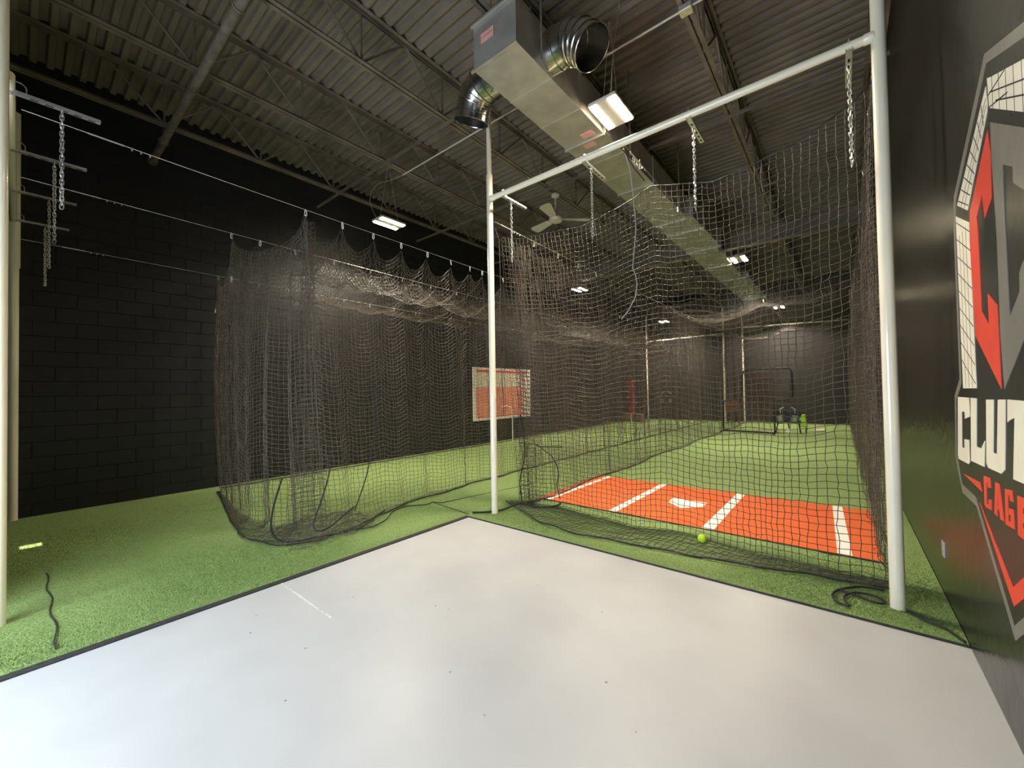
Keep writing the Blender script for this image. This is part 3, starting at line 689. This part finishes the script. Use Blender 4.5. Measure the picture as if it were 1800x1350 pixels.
mb.tube(spl([(-4.75, 2.35, .95), (-4.66, 2.3, .6), (-4.52, 2.12, .3), (-4.38, 1.95, .10), (-4.30, 2.0, .05), (-4.25, 2.12, .12), (-4.22, 2.25, .22), (-4.2, 2.35, .28)]), .009, 6)
mb.tube(spl([(-4.72, 2.95, 1.6), (-4.68, 2.9, 1.0), (-4.62, 2.75, .5), (-4.48, 2.55, .25), (-4.38, 2.45, .18)]), .008, 6)
mb.tube(spl([(-5.1, 1.95, .55), (-4.95, 1.8, .3), (-4.65, 1.65, .1), (-4.42, 1.66, .02), (-4.3, 1.9, .03), (-4.22, 2.15, .04), (-4.15, 2.3, .03), (-4.2, 2.45, .03), (-4.4, 2.7, .03), (-4.55, 2.95, .03)]), .011, 6)
mb.tube(spl([(-4.2, 2.3, .03), (-4.1, 2.5, .03), (-4.2, 2.75, .03), (-4.45, 3.0, .03), (-4.5, 3.25, .03), (-4.35, 3.5, .012), (-4.42, 3.62, .012)]), .007, 6)
mb.build('border_rope', M['rope'], ln, True)
# crumpled pile on the turf at the corner
pl = np.zeros((24, 19, 3))
for i in range(24):
    for j in range(19):
        a, b = i / 23, j / 18
        x = lerp(-4.95, -4.12, a); y = lerp(1.62, 2.75, b) + .1 * a - .25 * b * a
        pl[i, j] = (x + .05 * math.sin(j * 1.3), y + .05 * math.sin(i * 1.1), .03 + .10 * abs(math.sin(i * .55 + j * .35)) * math.sin(PI * a) ** .5 * math.sin(PI * b) ** .5)
panel('crumpled_pile', pl, ln, .0024, 1, 1, .012)
# side panel along the block wall
T = np.stack([np.full(240, -8.03), np.linspace(2.1, 19.6, 240), 0 * np.ones(240)], 1); T[:, 2] = wz('L3', T[:, 1]) - .05 - .05 * np.abs(np.sin(T[:, 1] / .55 * PI))
C = T.copy(); C[:, 2] = .02; C[:, 0] = -7.98
fold = np.stack([.05 * np.sin(T[:, 1] * 9) + .03 * np.sin(T[:, 1] * 17), .05 * np.sin(T[:, 1] * 7), 0 * T[:, 1]], 1)
Hw = C + np.array([.1, 0, -.01]); PW = drape(T, C, Hw, 62, 2, fold); panel('side_panel', PW, ln, .002, 2, 2)
MB().tube([tuple(p + np.array([0, 0, .006])) for p in smooth(PW[:, -1], 3)[::2]], .008, 5).build('hem_rope', M['rope'], ln, True)
# roof in two sagging bays
for (e1, e2, sg) in ((('L3'), ('L2'), .30), (('L2'), ('L1'), .42)):
    nb = 29; Yr = Ys; P = np.zeros((nsd, nb, 3))
    for j in range(nb):
        t = j / (nb - 1)
        E1 = wz(e1, Yr) - .05 - (.06 * np.abs(np.sin(Yr / .62 * PI)))
        E2 = (wz(e2, Yr) - .05 - scal(Yr)) if e2 == 'L1' else wz(e2, Yr) - .05 - (.06 * np.abs(np.sin(Yr / .62 * PI)))
        x = lerp(wx(e1, Yr), wx(e2, Yr) - (.25 * scal(Yr) if e2 == 'L1' else 0), t)
        P[:, j] = np.stack([x, Yr - .02 * math.sin(t * 9), lerp(E1, E2, t) - sg * (4 * t * (1 - t)) ** .85 + .03 * np.sin(Yr * 5 + t * 4) * 4 * t * (1 - t)], 1)
    n1 = 80
    panel('roof_panel', P[:n1], ln, .0023, 1, 1, .006); panel('roof_panel', P[n1 - 1:], ln, .0023, 2, 2, .004)
T = np.stack([np.linspace(-8.0, -4.8, 56), np.full(56, 19.6), np.full(56, 3.5)], 1); C = T.copy(); C[:, 2] = .02
panel('end_panel', drape(T, C, C - np.array([0, .05, .01]), 66, 2, np.stack([0 * i_[:56], .05 * np.sin(np.arange(56) * .6), 0 * i_[:56]], 1)), ln, .0022, 2, 2)
for y in hk[:-1]: clip(ln, -4.80, y, wz('L1', y) - .035, y < 6)
for y in [1.83, 2.18, 2.66, 3.27, 3.93, 4.6, 5.28, 5.99] + list(np.arange(6.6, 19.4, .62)): clip(ln, wx('L2', y), y, wz('L2', y) - .035, y < 3.4)
for y in [2.10, 2.22, 2.71, 3.22, 3.74, 4.3] + list(np.arange(4.9, 19.4, .62)): clip(ln, wx('L3', y), y, wz('L3', y) - .03)
clip(ln, -6.42, 1.83, 3.12, True); clip(ln, -8.05, 2.06, 2.95, True)

# loose cords
t = tag(MB().tube([(-1.64, 3.84, 3.95), (-1.62, 3.95, 3.75), (-1.591, 3.95, 3.45), (-1.574, 3.95, 3.16), (-1.60, 3.95, 2.9), (-1.619, 3.95, 2.76), (-1.59, 3.95, 2.68), (-1.576, 3.95, 2.58), (-1.60, 3.95, 2.45), (-1.672, 3.95, 2.33), (-1.75, 3.95, 2.25)], .0065, 6).build('pull_cord', M['wcord'], None, True), 'long pale cord dangling from the middle of the white crossbar', 'cord')
tag(MB().tube([(-3.38, 3.84, 3.62), (-3.412, 3.95, 3.5), (-3.395, 3.95, 2.9), (-3.425, 3.95, 2.47), (-3.41, 3.95, 1.88), (-3.38, 3.95, 1.4), (-3.395, 3.96, 1.2)], .005, 6).build('pull_cord', M['cord'], None, True), 'dark cord hanging beside the centre pole', 'cord')
tag(MB().tube([(-1.64, 3.83, 3.93), (-1.60, 3.98, 3.80), (-1.53, 4.1, 3.68)], .006, 6).build('tie_strap', M['rope'], None, True), 'short black tie strap from the crossbar to the net peak', 'strap')
# rope lying at the foot of the right pole
rp = [(.20, 4.02), (.08, 4.0), (-.05, 3.86), (-.10, 3.72), (-.08, 3.61), (.02, 3.56), (.0, 3.60), (-.04, 3.72), (.03, 3.87), (.15, 3.88), (.22, 3.80), (.16, 3.73), (.08, 3.78), (.0, 3.82), (-.06, 3.84)]
rp = curve([(x, y, .014 + .004 * (i % 2)) for i, (x, y) in enumerate(rp)], 60)
tag(MB().tube([tuple(p) for p in smooth(rp, 6)], .008, 6).build('loose_rope', M['rope'], None, True), 'black rope lying in loops at the foot of the right-hand pole', 'rope')
tag(MB().tube([(.30, 3.75, .012), (.38, 3.66, .012), (.46, 3.62, .012), (.52, 3.50, .012)], .007, 6).build('loose_rope', M['rope'], None, True), 'short black rope on the turf between right pole and wall', 'rope')

# ball
bl = thing('softball', 'yellow softball on the turf in front of the orange mat', 'ball', None, (-1.10, 4.25, .043))
bm = bmesh.new(); bmesh.ops.create_uvsphere(bm, u_segments=28, v_segments=18, radius=.042); q = MB(); q.addbm(bm); q.build('cover', M['ball'], bl, True)
sm_ = []
for a in np.linspace(0, 2 * PI, 60, endpoint=False):
    x = .7 * math.cos(a) + .3 * math.cos(3 * a); y = .7 * math.sin(a) - .3 * math.sin(3 * a); z = 2 * math.sqrt(.21) * math.cos(2 * a)
    v = Vector((x, y, z)).normalized() * .0422; sm_.append(tuple(v))
MB().tube(sm_, .0012, 4, closed=True).build('stitching', M['seam'], bl)

# ================================================================== MURAL
mu = thing('wall_mural', 'painted shield sign with white CLUT and red CAGE lettering on the black wall', 'mural')
XM = XR - .0005
def pm(name, pts, m, depth=.003, lay=0):
    x = XM - lay
    return MB().prism([(x, y, z) for y, z in pts], (-depth, 0, 0)).build(name, M[m], mu)
O = [(1.95, 2.68), (2.764, 3.012), (3.475, 2.62), (3.515, 2.44), (3.508, 1.548), (3.66, 1.446), (3.71, 1.07), (3.54, .875), (3.222, .868), (2.653, .436), (1.95, .95)]
I = [(1.95, 2.62), (2.742, 2.955), (3.425, 2.58), (3.465, 2.43), (3.462, 1.52), (3.615, 1.42), (3.655, 1.085), (3.545, .925), (3.23, .915), (2.659, .495), (1.95, 1.01)]
pm('shield', I, 'mblack', .0015)
for k in range(len(O) - 1): pm('outline', [O[k], O[k + 1], I[k + 1], I[k]], 'mgrey', .003)
pm('white_panel', [(1.95, 2.54), (2.68, 2.856), (2.736, 2.884), (2.717, 2.739), (2.323, 2.512), (1.95, 2.30)], 'mwhite', .003, .001)
pm('white_panel', [(2.762, 2.861), (2.746, 2.776), (2.759, 2.74), (3.168, 2.435), (3.397, 2.54)], 'mwhite', .003, .001)
pm('white_panel', [(3.442, 2.492), (3.148, 2.364), (3.124, 1.495), (3.419, 1.493)], 'mwhite', .003, .001)
def ln_(mb, a, b, w_=.004):
    a, b = np.array(a), np.array(b); d = (b - a) / np.linalg.norm(b - a); n = np.array([-d[1], d[0]]) * w_ / 2
    mb.prism([(XM - .004, *(a + n)), (XM - .004, *(b + n)), (XM - .004, *(b - n)), (XM - .004, *(a - n))], (-.0008, 0, 0))
g = MB()
A0, A1, B0, B1 = map(np.array, ((2.762, 2.85), (3.39, 2.535), (2.765, 2.745), (3.17, 2.44)))
for t in np.linspace(.12, .95, 8): ln_(g, lerp(A0, A1, t), lerp(B0, B1, t), .006)
ln_(g, lerp(A0, B0, .4), lerp(A1, B1, .4), .003); ln_(g, lerp(A0, B0, .7), lerp(A1, B1, .7), .003)
for k, z in enumerate(np.linspace(1.56, 2.55, 11)):
    z0 = z; z1 = z - .14
    if z0 < 2.46 and z1 > 1.5: ln_(g, (3.43, z0), (3.135, z1), .005)
for t in (.25, .5, .75): ln_(g, (lerp(3.42, 3.124, t), 1.5), (lerp(3.44, 3.148, t), 2.36), .003)
for t in np.linspace(.05, .9, 8):
    yb = lerp(2.70, 1.97, t); ln_(g, (yb, lerp(2.73, 2.31, t)), (yb, lerp(2.865, 2.55, t)), .003)
for o_ in (.0, .14, .28): ln_(g, (2.725, 2.80 - o_ * .4), (2.5 - o_ * .2, 2.775 - o_ * .75), .006)
ln_(g, (2.70, 2.80), (1.97, 2.47), .006); ln_(g, (2.62, 2.72), (1.97, 2.40), .006)
g.build('grid_lines', M['mblack'], mu)
pm('red_emblem', [(2.761, 2.662), (3.123, 2.407), (3.143, 2.274), (3.105, 1.765), (2.705, 1.495), (2.715, 1.862), (2.856, 1.939), (2.853, 1.792), (2.969, 1.869), (2.980, 2.284), (2.992, 2.341), (2.885, 2.412), (2.857, 2.291), (2.741, 2.343), (2.728, 2.544)], 'mred', .003, .001)
pm('grey_emblem', [(2.715, 2.674), (2.05, 2.30), (2.05, 2.06), (2.354, 2.239), (2.45, 2.299), (2.448, 2.362), (2.569, 2.422), (2.567, 2.111), (2.555, 1.788), (2.426, 1.869), (2.424, 1.94), (2.386, 1.969), (2.1, 2.0), (2.05, 1.42), (2.421, 1.669), (2.661, 1.494), (2.688, 1.725), (2.70, 2.2)][:12] + [(2.25, 2.02), (2.15, 1.86), (2.421, 1.669), (2.661, 1.494), (2.688, 1.725), (2.684, 2.144), (2.714, 2.506)], 'mgrey', .003, .001)
L1 = [[(3.563, 1.441), (3.292, 1.442), (3.285, 1.34), (3.404, 1.32), (3.407, 1.36), (3.481, 1.357), (3.506, 1.148), (3.44, 1.148), (3.432, 1.202), (3.328, 1.208), (3.33, 1.085), (3.36, 1.07), (3.60, 1.065), (3.62, 1.085)],
      [(3.253, 1.443), (3.132, 1.442), (3.170, 1.19), (3.077, 1.19), (3.005, 1.237), (3.033, 1.105), (3.295, 1.098)],
      [(2.952, 1.441), (2.830, 1.444), (2.870, 1.196), (2.808, 1.198), (2.762, 1.446), (2.657, 1.449), (2.70, 1.145), (2.755, 1.118), (2.96, 1.112), (2.99, 1.13)],
      [(2.627, 1.45), (2.15, 1.45), (2.15, 1.36), (2.22, 1.38), (2.38, 1.38), (2.38, 1.131), (2.592, 1.123), (2.546, 1.378), (2.61, 1.364), (2.639, 1.354)]]
for p in L1: pm('white_letter', p, 'mwhite', .003, .001)
L2 = [[(3.049, 1.059), (2.933, 1.068), (2.927, 1.021), (2.983, 1.013), (2.987, 1.034), (3.008, 1.031), (3.007, .929), (2.971, .934), (2.978, .957), (2.922, .966), (2.933, .915), (3.031, .906), (3.056, .918)],
      [(2.851, 1.063), (2.79, 1.067), (2.74, .910), (2.797, .909), (2.804, .945), (2.812, .962), (2.82, 1.03), (2.828, .962), (2.836, .945), (2.838, .91), (2.889, .911)],
      [(2.711, 1.06), (2.613, 1.073), (2.603, 1.026), (2.647, 1.023), (2.65, 1.042), (2.673, 1.045), (2.678, .929), (2.648, .933), (2.644, .962), (2.672, .962), (2.667, .987), (2.603, .996), (2.6, .915), (2.72, .905)],
      [(2.551, 1.065), (2.41, 1.075), (2.41, 1.03), (2.49, 1.03), (2.495, 1.005), (2.43, 1.005), (2.43, .97), (2.50, .97), (2.50, .95), (2.42, .95), (2.42, .905), (2.56, .905)]]
for p in L2: pm('red_letter', p, 'mred', .003, .001)
pm('red_letter', [(2.835, .962), (2.80, .962), (2.797, .945), (2.838, .945)], 'mred', .0032, .001)
pm('red_stroke', [(3.491, .994), (3.125, 1.012), (3.09, .97)], 'mred', .003, .001)
pm('red_stroke', [(3.155, .905), (2.654, .657), (1.97, 1.11), (1.97, 1.03), (2.648, .581)], 'mred', .003, .001)

# outlet
ot = thing('wall_socket', 'white electrical socket plate low on the black wall', 'socket')
MB().bbox(XR - .008, XR, 4.185, 4.262, .275, .39, .003).build('cover_plate', M['plastic'], ot)
for z in (.307, .355): MB().bbox(XR - .011, XR - .007, 4.205, 4.242, z - .016, z + .016, .002).build('outlet_face', M['lampbody'], ot)

# ================================================================== BANNER ON LEFT WALL
bn = thing('wall_banner', 'square red and white banner on the left block wall', 'banner')
bx = XL + .02
MB().box(bx, bx + .012, 8.2, 10.95, .68, 2.24).build('banner_sheet', M['bwhite'], bn)
for b in ((8.36, 10.8, 2.10, 2.17), (8.36, 10.8, .76, .80), (10.55, 10.6, .80, 2.10)): MB().box(bx + .012, bx + .015, *b).build('red_border', M['bred'], bn)
MB().box(bx + .012, bx + .014, 8.33, 10.5, 1.66, 2.09).build('pale_print', M['bpale'], bn)
MB().box(bx + .012, bx + .014, 8.33, 10.5, .81, 1.66).build('red_print', M['bpink'], bn)
# white bent tube before the banner
tag(MB().tube([(-7.62, 9.3, .01), (-7.62, 9.3, .95), (-7.64, 9.26, 1.06), (-7.70, 9.14, 1.10), (-7.78, 9.0, 1.07)], .016, 8).build('batting_tee', M['plastic'], None, True), 'thin white bent tube standing in front of the banner', 'tee')

# ================================================================== FAR END OBJECTS
sc = thing('pitching_screen', 'black tube pitching screen at the far end of the right lane', 'screen')
def arc(cx, cz, r, a0, a1, n=5): return [(cx + r * math.cos(math.radians(a)), 15.6, cz + r * math.sin(math.radians(a))) for a in np.linspace(a0, a1, n)]
pts = [(-3.26, 15.7, .03), (-3.22, 15.6, 1.05)] + arc(-2.80, 1.28, .16, -90, 0) + arc(-2.45, 1.95, .17, 180, 90) + arc(-1.40, 1.95, .17, 90, 0) + arc(-1.40, 1.30, .18, 0, -90) + [(-1.72, 15.6, 1.08), (-1.73, 15.6, .03)]
MB().tube(pts, .027, 8).build('frame_tube', M['black'], sc, True)
MB().tube([(-3.28, 15.72, .03), (-1.73, 15.45, .03)], .027, 8).tube([(-1.73, 15.2, .03), (-1.73, 16.0, .03)], .022, 8).tube([(-3.26, 15.3, .03), (-3.26, 16.1, .03)], .022, 8).build('base_tube', M['black'], sc, True)
G = np.zeros((30, 20, 3))
for i in range(30):
    for j in range(20): G[i, j] = (lerp(-3.22, -1.75, i / 29), 15.62 + .03 * math.sin(i), lerp(.05, 1.05, j / 19))
panel('screen_net', G, sc, .003)
# pitching machine
pmn = thing('pitching_machine', 'two-wheeled grey pitching machine beside the screen', 'machine', None, (-1.42, 16.2, 0))
for s in (-1, 1):
    MB().lathe([(.05, -.05), (.15, -.05), (.165, -.03), (.165, .03), (.15, .05), (.05, .05)], 20, Matrix.Translation((s * .2, 0, .60)) @ Matrix.Rotation(PI / 2, 4, 'X')).build('wheel', M['black'], pmn, True)
    MB().lathe([(.0, -.16), (.085, -.16), (.095, -.14), (.095, .04), (.05, .06), (.0, .06)], 16, Matrix.Translation((s * .2, -.08, .52)) @ Matrix.Rotation(.15 * s, 4, 'Y')).build('motor', M['motor'], pmn, True)
    MB().tube([(s * .2, -.03, .60), (s * .2, -.05, .78), (s * .1, -.05, .84)], .02, 8).build('guard_arm', M['zinc'], pmn, True)
MB().bbox(-.36, .36, -.06, .06, .33, .40, .01).bbox(-.06, .06, -.05, .05, .40, .6, .01).build('mounting_plate', M['black'], pmn)
for (x, y) in ((-.33, -.25), (.36, -.25), (0, .45)): MB().tube([(x * .8, 0, .35), (x, y, .0)], .02, 8).build('leg', M['black'], pmn, True)
MB().lathe([(.0, -.03), (.07, -.03), (.07, .03), (.0, .03)], 16, Matrix.Translation((.03, -.3, .075)) @ Matrix.Rotation(1.3, 4, 'X')).build('caster', M['tyre'], pmn, True)
bu = thing('ball_bucket', 'lime green tall ball bucket behind the pitching machine', 'bucket', None, (-1.03, 16.3, .0))
MB().bbox(-.10, .10, -.1, .1, .18, .60, .03).build('tub', M['lime'], bu); MB().bbox(-.115, .115, -.115, .115, .42, .46, .01).build('rim_band', M['lime'], bu); MB().tube([(-.08, 0, 0), (-.08, 0, .2)], .015, 6).tube([(.08, 0, 0), (.08, 0, .2)], .015, 6).build('stand', M['black'], bu)
def bat(x0, y0, x1, y1, lab, name='wooden_bat'):
    p = [np.array([lerp(x0, x1, t), lerp(y0, y1, t), .035]) for t in (0, .03, .4, .7, .97, 1)]
    tag(MB().tube([tuple(q) for q in p], [.02, .013, .015, .03, .032, .018], 10).build(name, M['mwhite'], None, True), lab, 'bat')
bat(-2.0, 15.6, -1.75, 15.85, 'pale bat on the turf just left of the pitching machine'); bat(-.95, 16.35, -.5, 16.9, 'pale bat on the turf right of the lime bucket'); bat(-.85, 17.2, -.45, 17.2, 'pale bat on the turf nearest the far wall')
# second machine on a tripod in the left lane
p2 = thing('pitching_machine', 'pitching machine on a tall tripod in front of the far left wall', 'machine', None, (-6.0, 18.1, 0))
for s in (-1, 1):
    MB().lathe([(.04, -.04), (.12, -.04), (.13, 0), (.12, .04), (.04, .04)], 18, Matrix.Translation((s * .16, 0, 1.18)) @ Matrix.Rotation(PI / 2, 4, 'X')).build('wheel', M['black'], p2, True)
    MB().lathe([(.0, -.12), (.07, -.12), (.075, .05), (.0, .06)], 14, Matrix.Translation((s * .17, -.07, 1.02))).build('motor', M['motor'], p2, True)
    MB().tube([(s * .16, -.02, 1.18), (s * .2, -.03, 1.32), (s * .08, -.03, 1.38)], .016, 8).build('guard_arm', M['zinc'], p2, True)
MB().tube([(0, 0, .7), (0, 0, 1.1)], .03, 8).build('post', M['black'], p2, True)
for a in (0, 2.1, 4.2): MB().tube([(0, 0, .78), (.42 * math.cos(a), .42 * math.sin(a), 0)], .016, 8).build('leg', M['black'], p2, True)
# boxes, pads
bxo = thing('cardboard_box', 'brown box on the turf at the foot of the dark red post', 'box', None, (-7.62, 18.4, 0))
MB().bbox(-.45, .4, -.25, .25, 0, .36, .008).build('carton', M['box'], bxo)
MB().box(-.45, .4, -.03, .03, .36, .362).box(-.08, -.03, -.255, -.25, .02, .34).build('tape', M['bwhite'], bxo)
rd = thing('red_pad', 'narrow dark red upright pad behind the brown box', 'pad', None, (-8.0, 18.9, 0))
MB().bbox(-.15, .12, -.06, .06, .0, 2.05, .02).build('pad_face', M['darkred'], rd); MB().box(.12, .16, -.05, .05, 0, 2.0).build('pad_edge', M['mred'], rd)
b2 = thing('wooden_box', 'small brown box held up on the far frame, left of the screen', 'box', None, (-3.66, 19.3, 0))
MB().bbox(-.22, .2, -.14, .14, .52, .96, .01).build('crate', M['brown'], b2); MB().tube([(-.15, 0, 0), (-.15, 0, .55)], .015, 6).tube([(.12, 0, 0), (.12, 0, .55)], .015, 6).build('crate_leg', M['black'], b2)
MB().box(-.23, .21, -.147, -.14, .72, .75).build('band', M['dbrown'], b2)
struct(MB().bbox(-3.02, -2.35, 20.37, 20.41, 0, 2.1, .004).build('door_1', M['dbrown']))
